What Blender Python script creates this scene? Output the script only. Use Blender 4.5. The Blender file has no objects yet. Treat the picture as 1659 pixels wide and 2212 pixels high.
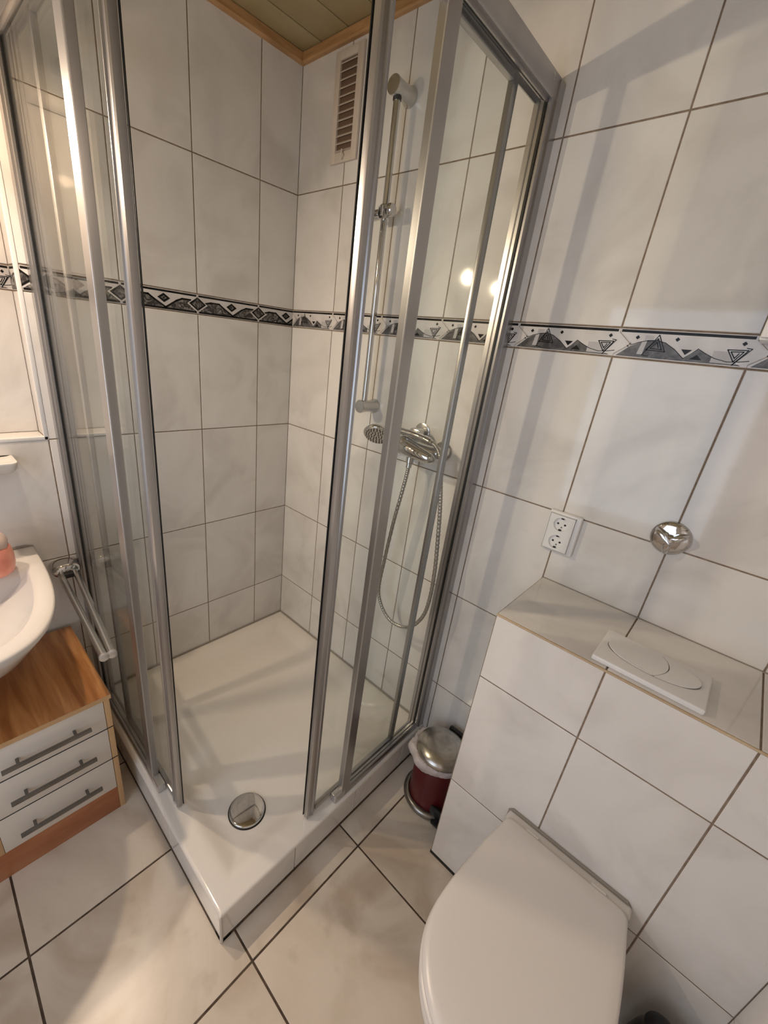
import bpy, bmesh, math, random
from mathutils import Vector, Matrix
random.seed(7)
C = bpy.context.scene.collection
S = bpy.context.scene
PI = math.pi

# ------------------------------------------------------------------ camera
cam_d = bpy.data.cameras.new('camera'); cam = bpy.data.objects.new('camera', cam_d); C.objects.link(cam)
RX = Vector((0.71457029, 0.69157316, 0.10543179))
RY = Vector((0.33492426, -0.20588549, -0.91947643))
RZ = Vector((-0.61417835, 0.69234220, -0.37874431))
m = Matrix((RX, -RY, -RZ)).transposed().to_4x4()
m.translation = Vector((1.57507933, -1.21422435, 1.56069013))
cam.matrix_world = m
cam_d.sensor_fit = 'HORIZONTAL'; cam_d.sensor_width = 36.0
cam_d.lens = 901.0912 / 1659 * 36.0
cam_d.shift_x = (829.5 - 773.0436) / 1659
cam_d.shift_y = (1113.2748 - 1106) / 1659
cam_d.clip_start = 0.01
S.camera = cam
# ------------------------------------------------------------------ light
S.view_settings.view_transform = 'Standard'
S.view_settings.look = 'None'
S.view_settings.gamma = 1.0
S.view_settings.use_curve_mapping = False
S.view_settings.exposure = 0.14
w = bpy.data.worlds.new('World'); S.world = w; w.use_nodes = True
w.node_tree.nodes['Background'].inputs[0].default_value = (0.75, 0.85, 1.0, 1)
w.node_tree.nodes['Background'].inputs[1].default_value = 0.6
LAMPS = [(0.135, -1.10, 1.975), (0.135, -1.46, 1.975)]
LAMP_W, SPOT_W = 3.2, 22.0
LAMP_C, SPOT_C = (1.0, 0.70, 0.43), (1.0, 0.80, 0.61)
SPOT_DIR = (.70, .30, -.65)
FILL_WIN = (0.60, 1.60, 0.55, 2.00)      # x0 x1 z0 z1 of the added window behind the camera, for cool fill
def area(name, loc, target, sx, sy, power, col):
    l = bpy.data.lights.new(name, 'AREA'); l.shape = 'RECTANGLE'; l.size = sx; l.size_y = sy
    l.energy = power; l.color = col
    o = bpy.data.objects.new(name, l); C.objects.link(o); o.location = loc
    o.rotation_euler = (Vector(target) - Vector(loc)).to_track_quat('-Z', 'Y').to_euler()
    return o
area('cool_fill_light', ((FILL_WIN[0]+FILL_WIN[1])/2, -2.14, (FILL_WIN[2]+FILL_WIN[3])/2), ((FILL_WIN[0]+FILL_WIN[1])/2, 0, (FILL_WIN[2]+FILL_WIN[3])/2 - .25), .9, 1.35, 7.6, (0.74, 0.83, 1.0))  # added area lamp, soft cool fill from behind the camera

# ------------------------------------------------------------------ room numbers (metres)
RXR, RYB, CEIL = 1.948, -2.10, 2.475      # right wall, rear wall, ceiling
W = 0.253
A1, B1 = 0.1717, 0.2523
Z0, Z1, Z2, Z3, Z4, Z5, ZC = 0.3654, 0.7717, 1.1824, 1.5968, 1.6622, 2.0642, 2.4394
BX0, BY, ZL, ZB1, ZB2 = 1.264, -0.299, 0.9743, 0.7743, 0.3677
TX, TY, TZ = 0.996, -0.9225, 0.133

# ------------------------------------------------------------------ materials
def mat(name, col, rough=.5, metal=0., spec=.5, coat=0., **k):
    M = bpy.data.materials.new(name); M.use_nodes = True
    b = M.node_tree.nodes['Principled BSDF']
    b.inputs['Base Color'].default_value = (*col, 1); b.inputs['Roughness'].default_value = rough
    b.inputs['Metallic'].default_value = metal; b.inputs['Specular IOR Level'].default_value = spec
    b.inputs['Coat Weight'].default_value = coat
    for a, v in k.items(): b.inputs[a.replace('_', ' ')].default_value = v
    return M
def noise_mat(name, c1, c2, scale, rough, stretch=(1,1,1), detail=5, lo=.35, hi=.65, distort=0., attr=None, bump=0., spec=.5, metal=0., c3=None, rot=(0,0,0), speck=0.):
    M = mat(name, c1, rough, metal, spec); nt = M.node_tree; N = nt.nodes; L = nt.links
    b = N['Principled BSDF']
    tc = N.new('ShaderNodeTexCoord'); mp = N.new('ShaderNodeMapping'); mp.inputs['Scale'].default_value = stretch; mp.inputs['Rotation'].default_value = rot
    L.new(tc.outputs['Object'], mp.inputs[0]); src = mp.outputs[0]
    if attr:
        at = N.new('ShaderNodeAttribute'); at.attribute_name = attr
        va = N.new('ShaderNodeVectorMath'); va.operation = 'MULTIPLY_ADD'
        L.new(at.outputs['Vector'], va.inputs[0]); va.inputs[1].default_value = (37, 53, 71); L.new(src, va.inputs[2]); src = va.outputs[0]
    n = N.new('ShaderNodeTexNoise'); n.inputs['Scale'].default_value = scale; n.inputs['Detail'].default_value = detail
    n.inputs['Distortion'].default_value = distort
    L.new(src, n.inputs['Vector'])
    r = N.new('ShaderNodeValToRGB'); e = r.color_ramp.elements
    e[0].position = lo; e[0].color = (*c1, 1); e[1].position = hi; e[1].color = (*c2, 1)
    if c3:
        q = r.color_ramp.elements.new((lo+hi)/2); q.color = (*c3, 1)
    L.new(n.outputs['Fac'], r.inputs[0]); out = r.outputs[0]
    if speck:
        n2 = N.new('ShaderNodeTexNoise'); n2.inputs['Scale'].default_value = scale*5; n2.inputs['Detail'].default_value = 3
        L.new(src, n2.inputs['Vector'])
        r2 = N.new('ShaderNodeValToRGB'); r2.color_ramp.elements[0].position = .62; r2.color_ramp.elements[0].color = (1,1,1,1)
        r2.color_ramp.elements[1].position = .8; r2.color_ramp.elements[1].color = (1-speck, 1-speck*1.1, 1-speck*1.2, 1)
        L.new(n2.outputs['Fac'], r2.inputs[0])
        mx = N.new('ShaderNodeMix'); mx.data_type = 'RGBA'; mx.blend_type = 'MULTIPLY'; mx.inputs[0].default_value = 1
        L.new(out, mx.inputs[6]); L.new(r2.outputs[0], mx.inputs[7]); out = mx.outputs[2]
    L.new(out, b.inputs['Base Color'])
    if bump:
        bp = N.new('ShaderNodeBump'); bp.inputs['Strength'].default_value = bump; bp.inputs['Distance'].default_value = .002
        L.new(n.outputs['Fac'], bp.inputs['Height']); L.new(bp.outputs[0], b.inputs['Normal'])
    return M
TILE = noise_mat('wall_tile_glaze', (.685,.655,.625), (.81,.785,.76), 4.2, .06, detail=7, attr='tid', distort=.9, c3=(.775,.75,.72), speck=.05)
FTILE = noise_mat('floor_tile_glaze', (.53,.43,.335), (.74,.65,.55), 3.2, .27, detail=7, attr='tid', distort=1.1, c3=(.67,.58,.48), speck=.12)
GROUT = noise_mat('wall_grout', (.20,.145,.10), (.29,.22,.165), 60, .8)
FGROUT = noise_mat('floor_grout', (.060,.038,.024), (.115,.078,.050), 40, .85)
EDGE = noise_mat('yellowed_edge_bead', (.50,.36,.22), (.60,.46,.30), 20, .5)
B_WHITE = noise_mat('border_white', (.62,.59,.575), (.76,.73,.715), 14, .16, spec=.4)
B_BLACK = noise_mat('border_black', (.006,.005,.005), (.022,.020,.018), 30, .20, spec=.15)
B_GREY = noise_mat('border_grey_marble', (.085,.08,.08), (.20,.19,.19), 24, .2, spec=.25, detail=8, distort=2., lo=.4, hi=.7)
B_GREY2 = noise_mat('border_veined_marble', (.055,.05,.05), (.38,.36,.34), 30, .2, spec=.25, detail=8, distort=3., lo=.45, hi=.72)
B_LIL = noise_mat('border_lilac', (.47,.455,.46), (.58,.56,.565), 16, .2, spec=.3)
CERAM = noise_mat('white_ceramic', (.68,.65,.62), (.71,.68,.65), 3, .07)
LIDM = noise_mat('white_duroplast_lid', (.74,.70,.66), (.755,.715,.675), 4, .30)
TRAYM = noise_mat('cream_acrylic_tray', (.80,.75,.69), (.83,.785,.73), 3, .10)
ALU = noise_mat('satin_aluminium', (.40,.39,.39), (.47,.46,.46), 8, .30, stretch=(1,1,.1), metal=.9)
ALUE = noise_mat('pale_aluminium_edge', (.58,.57,.56), (.64,.63,.62), 8, .3, metal=.8)
CHROME = mat('chrome', (.62,.61,.61), .05, 1.)
SATIN = mat('satin_chrome', (.60,.59,.57), .22, 1.)
STEEL = noise_mat('brushed_steel', (.42,.39,.35), (.56,.53,.49), 30, .28, stretch=(1,1,8), metal=1.)
DSTEEL = noise_mat('dark_steel_ring', (.26,.25,.23), (.34,.32,.30), 20, .3, metal=1.)
WPLAST = noise_mat('white_plastic', (.80,.79,.78), (.83,.82,.81), 6, .3)
VPLAST = noise_mat('cream_plastic', (.66,.58,.50), (.70,.62,.54), 6, .4)
BLACK = mat('black_rubber_and_shade', (.006,.006,.006), .5)
DARK = mat('black_plastic', (.01,.010,.012), .35)
TEAL = mat('teal_plastic', (.01,.10,.14), .4)
DUCT = mat('brown_duct', (.16,.10,.065), .8)  # even brown for the panel behind the vent slats
RED = noise_mat('dark_red_enamel', (.085,.004,.007), (.105,.006,.009), 5, .3)
CORAL = noise_mat('coral_shell', (.72,.25,.18), (.86,.40,.31), 26, .35, c3=(.80,.31,.23))
PALEP = mat('pale_pink_lid', (.60,.47,.42), .25)
CORAL2 = noise_mat('coral_shell_dark', (.62,.17,.10), (.70,.22,.14), 20, .35)
BAGM = mat('pink_white_bag', (.80,.70,.68), .35)
BAGM.node_tree.nodes['Principled BSDF'].inputs['Transmission Weight'].default_value = .25
CORN = noise_mat('cornice_beech', (.42,.235,.10), (.56,.33,.155), 10, .45, stretch=(1,1,6))
CORNY = noise_mat('cornice_beech_long', (.40,.22,.09), (.54,.31,.14), 9, .45, stretch=(1,1,9))
CEILM = noise_mat('ceiling_panel_cream', (.40,.33,.18), (.46,.385,.22), 7, .5)
WOODT = noise_mat('orange_beech_top', (.30,.105,.028), (.62,.30,.11), 5.5, .30, stretch=(.5,5,1), detail=3, distort=.6, c3=(.44,.18,.055))
WOODE = noise_mat('pale_beech_edge', (.55,.34,.17), (.64,.42,.22), 12, .45, stretch=(1,1,.3))
WOODP = noise_mat('reddish_plinth', (.36,.13,.055), (.46,.19,.085), 7, .42, stretch=(1,1,4))
DRAW = noise_mat('off_white_laminate', (.69,.635,.57), (.72,.665,.60), 5, .4)
HANDLE = noise_mat('grey_handle', (.15,.14,.125), (.20,.185,.165), 20, .35, metal=.6)
SIL = mat('grey_silicone', (.30,.27,.235), .5)
SIL2 = mat('white_silicone', (.62,.58,.53), .45)
PAINT = mat('plain_white_paint', (.70,.66,.60), .7)
def glass_mat():
    M = bpy.data.materials.new('clear_shower_glass'); M.use_nodes = True; nt = M.node_tree; N = nt.nodes; L = nt.links
    for n in list(N): N.remove(n)
    o = N.new('ShaderNodeOutputMaterial'); mx = N.new('ShaderNodeMixShader'); t = N.new('ShaderNodeBsdfTransparent'); g = N.new('ShaderNodeBsdfGlossy')
    lw = N.new('ShaderNodeLayerWeight'); lw.inputs[0].default_value = .5
    p5 = N.new('ShaderNodeMath'); p5.operation = 'POWER'; p5.inputs[1].default_value = 4.5; L.new(lw.outputs['Facing'], p5.inputs[0])
    f = N.new('ShaderNodeMath'); f.operation = 'MULTIPLY_ADD'; f.inputs[1].default_value = .50; f.inputs[2].default_value = .022; L.new(p5.outputs[0], f.inputs[0])
    t.inputs[0].default_value = (.982,.992,.982,1); g.inputs['Roughness'].default_value = .02
    L.new(f.outputs[0], mx.inputs[0]); L.new(t.outputs[0], mx.inputs[1]); L.new(g.outputs[0], mx.inputs[2]); L.new(mx.outputs[0], o.inputs[0])
    return M
GLASS = glass_mat()
def emis(name, col, st):
    M = mat(name, col, .4); b = M.node_tree.nodes['Principled BSDF']
    b.inputs['Emission Color'].default_value = (*col, 1); b.inputs['Emission Strength'].default_value = st
    return M
BULB = emis('lit_bulb', (1, .86, .68), 30)

# ------------------------------------------------------------------ mesh helpers
class MB:
    """collects geometry in world coordinates; build() links it as one mesh"""
    def __init__(s): s.bm = bmesh.new(); s.mats = []; s.lay = s.bm.faces.layers.float_color if False else None; s.tid = {}
    def mi(s, M):
        if M not in s.mats: s.mats.append(M)
        return s.mats.index(M)
    def face(s, pts, M, tid=None):
        vs = [s.bm.verts.new(p) for p in pts]
        f = s.bm.faces.new(vs); f.material_index = s.mi(M)
        if tid is not None:
            for v in vs: s.tid[v] = tid
        return f
    def box(s, a, b, M, bev=0., seg=2):
        x0,y0,z0 = [min(p,q) for p,q in zip(a,b)]; x1,y1,z1 = [max(p,q) for p,q in zip(a,b)]
        t = bmesh.new()
        vs = [t.verts.new(p) for p in ((x0,y0,z0),(x1,y0,z0),(x1,y1,z0),(x0,y1,z0),(x0,y0,z1),(x1,y0,z1),(x1,y1,z1),(x0,y1,z1))]
        for f in ((0,3,2,1),(4,5,6,7),(0,1,5,4),(1,2,6,5),(2,3,7,6),(3,0,4,7)): t.faces.new([vs[i] for i in f])
        if bev: bmesh.ops.bevel(t, geom=t.edges[:], offset=bev, segments=seg, profile=.5, affect='EDGES')
        s.merge(t, M)
    def merge(s, t, M, mx=None):
        mp = {}
        for v in t.verts: mp[v] = s.bm.verts.new(mx @ v.co if mx else v.co)
        i = s.mi(M)
        for f in t.faces:
            try:
                g = s.bm.faces.new([mp[v] for v in f.verts]); g.material_index = i
            except ValueError: pass
        t.free()
    def prism(s, poly, fn, h0, h1, M, bev=0.):
        """poly: 2D outline; fn(u,v,h)->3D"""
        t = bmesh.new()
        a = [t.verts.new(fn(u,v,h0)) for u,v in poly]; b = [t.verts.new(fn(u,v,h1)) for u,v in poly]
        n = len(poly); t.faces.new(a[::-1]); t.faces.new(b)
        for i in range(n): t.faces.new((a[i], a[(i+1)%n], b[(i+1)%n], b[i]))
        bmesh.ops.recalc_face_normals(t, faces=t.faces[:])
        if bev: bmesh.ops.bevel(t, geom=t.edges[:], offset=bev, segments=2, profile=.5, affect='EDGES')
        s.merge(t, M)
    def lathe(s, prof, base, axis, M, seg=40, cap0=True, cap1=True, squash=None):
        """prof: [(r, h)] along axis from base"""
        ax = Vector(axis).normalized(); q = Vector((0,0,1)).rotation_difference(ax).to_matrix()
        base = Vector(base); rings = []
        for r,h in prof:
            ring = []
            for k in range(seg):
                a = 2*PI*k/seg; p = Vector((r*math.cos(a), r*math.sin(a), h))
                if squash: p.x *= squash[0]; p.y *= squash[1]
                ring.append(s.bm.verts.new(base + q @ p))
            rings.append(ring)
        i = s.mi(M)
        for a,b in zip(rings, rings[1:]):
            for k in range(seg):
                f = s.bm.faces.new((a[k], a[(k+1)%seg], b[(k+1)%seg], b[k])); f.material_index = i
        if cap0: s.bm.faces.new(rings[0][::-1]).material_index = i
        if cap1: s.bm.faces.new(rings[-1]).material_index = i
    def tube(s, pts, rad, M, seg=14, caps=True):
        pts = [Vector(p) for p in pts]; n = len(pts); rs = rad if isinstance(rad, (list,tuple)) else [rad]*n
        T = [(pts[min(i+1,n-1)]-pts[max(i-1,0)]).normalized() for i in range(n)]
        up = Vector((0,0,1)) if abs(T[0].z) < .9 else Vector((1,0,0))
        u = T[0].cross(up).normalized(); rings = []
        for i in range(n):
            if i: u = (T[i-1].rotation_difference(T[i])) @ u
            u = (u - T[i]*u.dot(T[i])).normalized(); v = T[i].cross(u)
            rings.append([s.bm.verts.new(pts[i] + rs[i]*(math.cos(2*PI*k/seg)*u + math.sin(2*PI*k/seg)*v)) for k in range(seg)])
        mi = s.mi(M)
        for a,b in zip(rings, rings[1:]):
            for k in range(seg): s.bm.faces.new((a[k], a[(k+1)%seg], b[(k+1)%seg], b[k])).material_index = mi
        if caps: s.bm.faces.new(rings[0][::-1]).material_index = mi; s.bm.faces.new(rings[-1]).material_index = mi
    def rings(s, rings, M, cap0=True, cap1=True):
        """closed rings of points stitched in order"""
        R = [[s.bm.verts.new(p) for p in r] for r in rings]; n = len(R[0]); mi = s.mi(M)
        for a,b in zip(R, R[1:]):
            for k in range(n): s.bm.faces.new((a[k], a[(k+1)%n], b[(k+1)%n], b[k])).material_index = mi
        if cap0: s.bm.faces.new(R[0][::-1]).material_index = mi
        if cap1: s.bm.faces.new(R[-1]).material_index = mi
    def tile(s, fn, u0, u1, v0, v1, M=None, gap=.0019, th=.0012, bv=.0011):
        """one bevelled tile; fn(u,v,h)->3D"""
        M = M or TILE
        u0 += gap; u1 -= gap; v0 += gap; v1 -= gap
        if u1-u0 < .004 or v1-v0 < .004: return
        tid = (random.random(), random.random(), random.random())
        a = [fn(u,v,-.002) for u,v in ((u0,v0),(u1,v0),(u1,v1),(u0,v1))]
        c = [fn(u,v,th*.45) for u,v in ((u0,v0),(u1,v0),(u1,v1),(u0,v1))]
        b = [fn(u,v,th) for u,v in ((u0+bv,v0+bv),(u1-bv,v0+bv),(u1-bv,v1-bv),(u0+bv,v1-bv))]
        s.face(b, M, tid)
        for k in range(4):
            l = (k+1)%4
            s.face((c[k], c[l], b[l], b[k]), M, tid); s.face((a[k], a[l], c[l], c[k]), M, tid)
    def build(s, name, parent=None, smooth=35, recalc=True):
        bm = s.bm
        if recalc: bmesh.ops.recalc_face_normals(bm, faces=bm.faces[:])
        base = Vector((0,0,0))
        if parent is not None:
            q = parent
            while q is not None: base += q.location; q = q.parent
        bm.verts.index_update()
        tids = [s.tid.get(v, (0,0,0)) for v in bm.verts] if s.tid else None
        if smooth:
            th = math.radians(smooth)
            for f in bm.faces: f.smooth = True
            for e in bm.edges:
                if len(e.link_faces) == 2: e.smooth = e.calc_face_angle(0) < th
                else: e.smooth = False
        for v in bm.verts: v.co -= base
        me = bpy.data.meshes.new(name); bm.to_mesh(me); bm.free()
        for M in s.mats: me.materials.append(M)
        if tids:
            at = me.attributes.new('tid', 'FLOAT_VECTOR', 'POINT')
            for i,t in enumerate(tids): at.data[i].vector = t
        o = bpy.data.objects.new(name, me); C.objects.link(o)
        if parent is not None: o.parent = parent
        return o
def tag(o, label=None, cat=None, group=None, kind=None):
    if label: o['label'] = label
    if cat: o['category'] = cat
    if group: o['group'] = group
    if kind: o['kind'] = kind
    return o
def thing(name, label, cat, loc, group=None):
    o = bpy.data.objects.new(name, None); C.objects.link(o); o.location = loc; o.empty_display_size = .05
    return tag(o, label, cat, group)
def catmull(P, n=8):
    P = [Vector(p) for p in P]; Q = [P[0]*2-P[1]] + P + [P[-1]*2-P[-2]]; out = []
    for i in range(1, len(Q)-2):
        for k in range(n):
            t = k/n; a,b,c,d = Q[i-1:i+3]
            out.append(.5*((2*b)+(-a+c)*t+(2*a-5*b+4*c-d)*t*t+(-a+3*b-3*c+d)*t**3))
    out.append(P[-1]); return out

# ------------------------------------------------------------------ decorative border
BH = Z4 - Z3 - .004
def clip(poly, u0, u1):
    for lim, sgn in ((u0, 1), (u1, -1)):
        out = []
        for i in range(len(poly)):
            a, b = poly[i], poly[(i+1)%len(poly)]
            ia, ib = sgn*(a[0]-lim) >= 0, sgn*(b[0]-lim) >= 0
            if ia: out.append(a)
            if ia != ib:
                t = (lim-a[0])/(b[0]-a[0]); out.append((lim, a[1]+t*(b[1]-a[1])))
        poly = out
        if len(poly) < 3: return []
    return poly
class Piece:
    def __init__(s, mb, fn, start, u0, u1, z0=Z3+.002, lo=0., hi=1.):
        s.mb, s.fn, s.start, s.u0, s.u1, s.z0 = mb, fn, start, u0, u1, z0
    def P(s, u, v, h): return s.fn(s.start + u*W, s.z0 + (1-v)*BH, h)
    def poly(s, pts, M, lvl):
        p = clip(pts, s.u0, s.u1)
        if len(p) < 3: return
        try: s.mb.face([s.P(u, v, .0013 + lvl*.00018) for u,v in p], M)
        except ValueError: pass
    def line(s, pts, wd, M, lvl):
        k = BH/W
        for (a, b) in zip(pts, pts[1:]):
            dx, dy = (b[0]-a[0]), (b[1]-a[1])*k; L = math.hypot(dx, dy)
            if L < 1e-6: continue
            nx, ny = -dy/L*wd/2, dx/L*wd/2/k; ex, ey = dx/L*wd*.35, dy/L*wd*.35/k
            s.poly([(a[0]-ex+nx,a[1]-ey+ny),(b[0]+ex+nx,b[1]+ey+ny),(b[0]+ex-nx,b[1]+ey-ny),(a[0]-ex-nx,a[1]-ey-ny)], M, lvl)
def spiral(cx, cy, r, flip, turns=7):
    """angular spiral made of shrinking triangle corners"""
    pts = []; f = -1 if flip else 1
    for k in range(turns+1):
        a = [-PI/2, -PI/2+2*PI/3, -PI/2+4*PI/3][k % 3]
        q = r*(1-k/(turns+2.2))
        pts.append((cx+q*math.cos(a)*.27, cy+f*q*math.sin(a)))
    return pts
def border_waves(mb, fn, start, u0, u1):
    p = Piece(mb, fn, start, u0, u1)
    p.poly([(0,0),(1,0),(1,1),(0,1)], B_WHITE, 0)
    p.poly([(.012,.025),(.985,.025),(.985,.12),(.012,.12)], B_BLACK, 1)
    hill = [(.02,.97),(.12,.60),(.18,.47),(.25,.38),(.32,.35),(.39,.42),(.47,.60),(.545,.85),(.56,.88),(.60,.75),(.64,.55),(.70,.66),(.77,.80),(.86,.90),(.94,.93),(.96,.97)]
    p.poly(hill, B_GREY, 1)
    p.poly([(.205,.44),(.245,.36),(.235,.86),(.19,.86)], B_LIL, 2); p.poly([(.22,.20),(.29,.20),(.29,.36),(.22,.42)], B_LIL, 1)
    p.poly([(.75,.55),(.92,.55),(.92,.93),(.75,.93)], B_LIL, 2)
    p.line([(.12,.56),(.18,.45),(.25,.37),(.32,.34),(.39,.41),(.47,.60),(.555,.88),(.60,.72),(.64,.53),(.70,.66),(.77,.79),(.86,.87),(.94,.84),(1.08,.72)], .0055, B_BLACK, 3)
    sp = spiral(.325, .54, .38, False); p.line(sp, .0075, B_BLACK, 4); p.line([(.325,.16),(.235,.88),(.285,.90)], .0062, B_BLACK, 4)
    sp = spiral(.90, .62, .34, True); p.line(sp, .0075, B_BLACK, 4); p.line([(.90,.96),(.99,.42),(.955,.40)], .0062, B_BLACK, 4)
    p.poly([(.52,.58),(.60,.58),(.56,.76)], B_BLACK, 3); p.poly([(.60,.89),(.69,.89),(.645,.72)], B_BLACK, 3)
    for u,v in ((.16,.28),(.47,.27),(.93,.27)):
        p.poly([(u-.018,v),(u,v-.075),(u+.018,v),(u,v+.075)], B_BLACK, 3)
    # stepped joint between this piece and the one on its left
    p.line([(0,.13),(.115,.52),(.10,.60),(0.0,.92)], .016, B_WHITE, 5)
    p.line([(0,.0),(0,.13),(.115,.52),(.10,.60),(0.0,.92),(0,1)], .0045, GROUT, 6)
def border_diamonds(mb, fn, start, u0, u1):
    p = Piece(mb, fn, start, u0, u1)
    p.poly([(0,0),(1,0),(1,1),(0,1)], B_WHITE, 0)
    p.poly([(.015,.03),(.985,.03),(.985,.13),(.015,.13)], B_BLACK, 1)
    p.poly([(.015,.88),(.985,.88),(.985,.98),(.015,.98)], B_BLACK, 1)
    p.poly([(.03,.88),(.13,.42),(.20,.36),(.33,.36),(.40,.55),(.55,.88)], B_GREY2, 1)
    p.poly([(.57,.88),(.70,.50),(.78,.36),(.92,.36),(1.0,.62),(1.0,.88)], B_GREY2, 1)
    p.line([(.12,.42),(.20,.34),(.33,.34),(.40,.53),(.55,.88),(.70,.48),(.78,.34),(.90,.34)], .022, B_BLACK, 2)
    d = lambda u,v,a,b,M,l: p.poly([(u-a,v),(u,v-b),(u+a,v),(u,v+b)], M, l)
    d(.53,.42,.085,.23,B_BLACK,3); d(.53,.42,.04,.11,B_GREY2,4); d(.53,.42,.016,.05,B_BLACK,5)
    for q in (0., 1.): d(q,.52,.15,.42,B_WHITE,3); d(q,.50,.125,.36,B_BLACK,4); d(q,.50,.088,.255,B_GREY2,5)
    p.line([(0,0),(0,1)], .006, GROUT, 6)

def rows(mb, fn, u0, u1, joints, zs, skip=None):
    us = [u0] + [j for j in joints if u0+.003 < j < u1-.003] + [u1]
    for a,b in zip(us, us[1:]):
        for z0,z1 in zip(zs, zs[1:]):
            if skip and skip((a+b)/2, (z0+z1)/2): continue
            mb.tile(fn, a, b, z0, z1)

# ------------------------------------------------------------------ structure
NY0, NY1 = -(A1+6*W), -(A1+3*W)          # niche in the left wall
ND = .12
# left wall (x = 0): u runs along +y
mb = MB(); fL = lambda u,v,h: Vector((h, u, v))
for a,b in (((-.2,RYB,0),(0,NY0,CEIL)), ((-.2,NY1,0),(0,.1,CEIL)), ((-.2,NY0,0),(0,NY1,Z2)), ((-.2,NY0,Z5),(0,NY1,CEIL)), ((-.2,NY0,Z2),(-ND,NY1,Z5))): mb.box(a, b, GROUT)
jl = sorted([-(A1+k*W) for k in range(0,9)])
inn = lambda u,v: NY0 < u < NY1 and Z2 < v < Z5
rows(mb, fL, RYB, 0, jl, [0, Z0, Z1, Z2, Z3], inn); rows(mb, fL, RYB, 0, jl, [Z4, Z5, ZC+.03], inn)
fNb = lambda u,v,h: Vector((-ND+h, u, v))
rows(mb, fNb, NY0, NY1, jl, [Z2, Z3]); rows(mb, fNb, NY0, NY1, jl, [Z4, Z5])
fR1 = lambda u,v,h: Vector((u, NY1-h, v)); fR2 = lambda u,v,h: Vector((u, NY0+h, v))
for f in (fR1, fR2): rows(mb, f, -ND, 0, [], [Z2, Z3]); rows(mb, f, -ND, 0, [], [Z4, Z5])
fS = lambda u,v,h: Vector((v, u, Z2+h)); fT = lambda u,v,h: Vector((v, u, Z5-h))
for k in range(3):
    mb.tile(fS, NY0+k*W, NY0+(k+1)*W, -ND, 0); mb.tile(fT, NY0+k*W, NY0+(k+1)*W, -ND, 0)
for k in range(-1, 9):
    s0 = -(A1+k*W); lo, hi = 0., 1.
    if s0 + W > 0: hi = -s0/W
    if s0 >= 0: continue
    if s0 < RYB: lo = (RYB-s0)/W
    if hi <= lo: continue
    if NY0 - .01 < s0 < NY1 - .01: border_waves(mb, fNb, s0, lo, hi)
    else: border_diamonds(mb, fL, s0, lo, hi)
border_diamonds(mb, lambda u,v,h: Vector((u, NY1-h, v)), -ND, 0, ND/W)
wl = tag(mb.build('wall_left', smooth=0), kind='structure')
mb = MB()
for y in (NY0, NY1):
    sg = 1 if y == NY1 else -1
    mb.box((-.006, y-sg*.010, Z2), (.0025, y+sg*.001, Z5), WPLAST, .001)
mb.box((-.006, NY0, Z2-.001), (.0025, NY1, Z2+.010), WPLAST, .001)
tag(mb.build('trim_3'), kind='structure')

# back wall (y = 0): u runs along +x
mb = MB(); fB = lambda u,v,h: Vector((u, -h, v))
mb.box((0, 0, 0), (RXR+.1, .15, CEIL), GROUT)
jb = [B1 + k*W for k in range(0, 8)]
rows(mb, fB, 0, RXR, jb, [0, Z0, Z1, Z2, Z3]); rows(mb, fB, 0, RXR, jb, [Z4, Z5, ZC+.03])
for k in range(-1, 7):
    s0 = B1 + k*W
    hi = min(1, (RXR-s0)/W)
    if hi > 0: border_waves(mb, fB, s0, 0, hi)
tag(mb.build('wall_back', smooth=0), kind='structure')

# boxed-in cistern wall
mb = MB(); fF = lambda u,v,h: Vector((u, BY-h, v))
mb.box((BX0, BY, 0.0125), (RXR, -.0025, ZL-.001), GROUT)
mb.box((BX0-.0018, BY-.0018, 0.0), (RXR, -.0025, .0125), BLACK)
rows(mb, fF, BX0, RXR, jb, [.012, ZB2, ZB1, ZL-.0015])
fU = lambda u,v,h: Vector((u, v, ZL+h)); rows(mb, fU, BX0, RXR, jb, [BY+.0015, -.002])
fSd = lambda u,v,h: Vector((BX0-h, u, v)); rows(mb, fSd, BY, -.002, [], [.012, ZB2, ZB1, ZL])
mb.tube([(BX0+.001, BY-.0004, ZL-.0012), (RXR, BY-.0004, ZL-.0014)], .0028, EDGE, 8)
mb.tube([(BX0+.001, -.0022, ZL+.0006), (RXR, -.0022, ZL+.0006)], .0026, SIL, 8)
tag(mb.build('wall_cistern', smooth=0), kind='structure')

# right wall, rear wall
mb = MB(); fRr = lambda u,v,h: Vector((RXR-h, u, v))
mb.box((RXR, RYB, 0), (RXR+.1, 0, CEIL), GROUT)
jr = [BY-.0-k*W for k in range(8)]
rows(mb, fRr, RYB, -.002, sorted(jr), [0, ZB2, ZB1, Z2, Z3]); rows(mb, fRr, RYB, -.002, sorted(jr), [Z4, Z5, ZC+.03])
for k in range(1, 8):
    s0 = BY - k*W
    border_waves(mb, fRr, s0, max(0, (RYB-s0)/W), 1) if s0 + W > RYB else None
tag(mb.build('wall_right', smooth=0), kind='structure')
mb = MB(); fD = lambda u,v,h: Vector((u, RYB+h, v))
x0,x1,z0,z1 = FILL_WIN
for a,b in (((-.1,RYB-.2,0),(x0,RYB,CEIL)), ((x1,RYB-.2,0),(RXR+.1,RYB,CEIL)), ((x0,RYB-.2,0),(x1,RYB,z0)), ((x0,RYB-.2,z1),(x1,RYB,CEIL))): mb.box(a, b, GROUT)
ux = sorted(set([0, x0, x1, RXR] + [.147+k*W for k in range(8) if .147+k*W < RXR])); uz = sorted(set([0, Z0, Z1, Z2, Z3, Z5, CEIL, z0, z1]))
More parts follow.
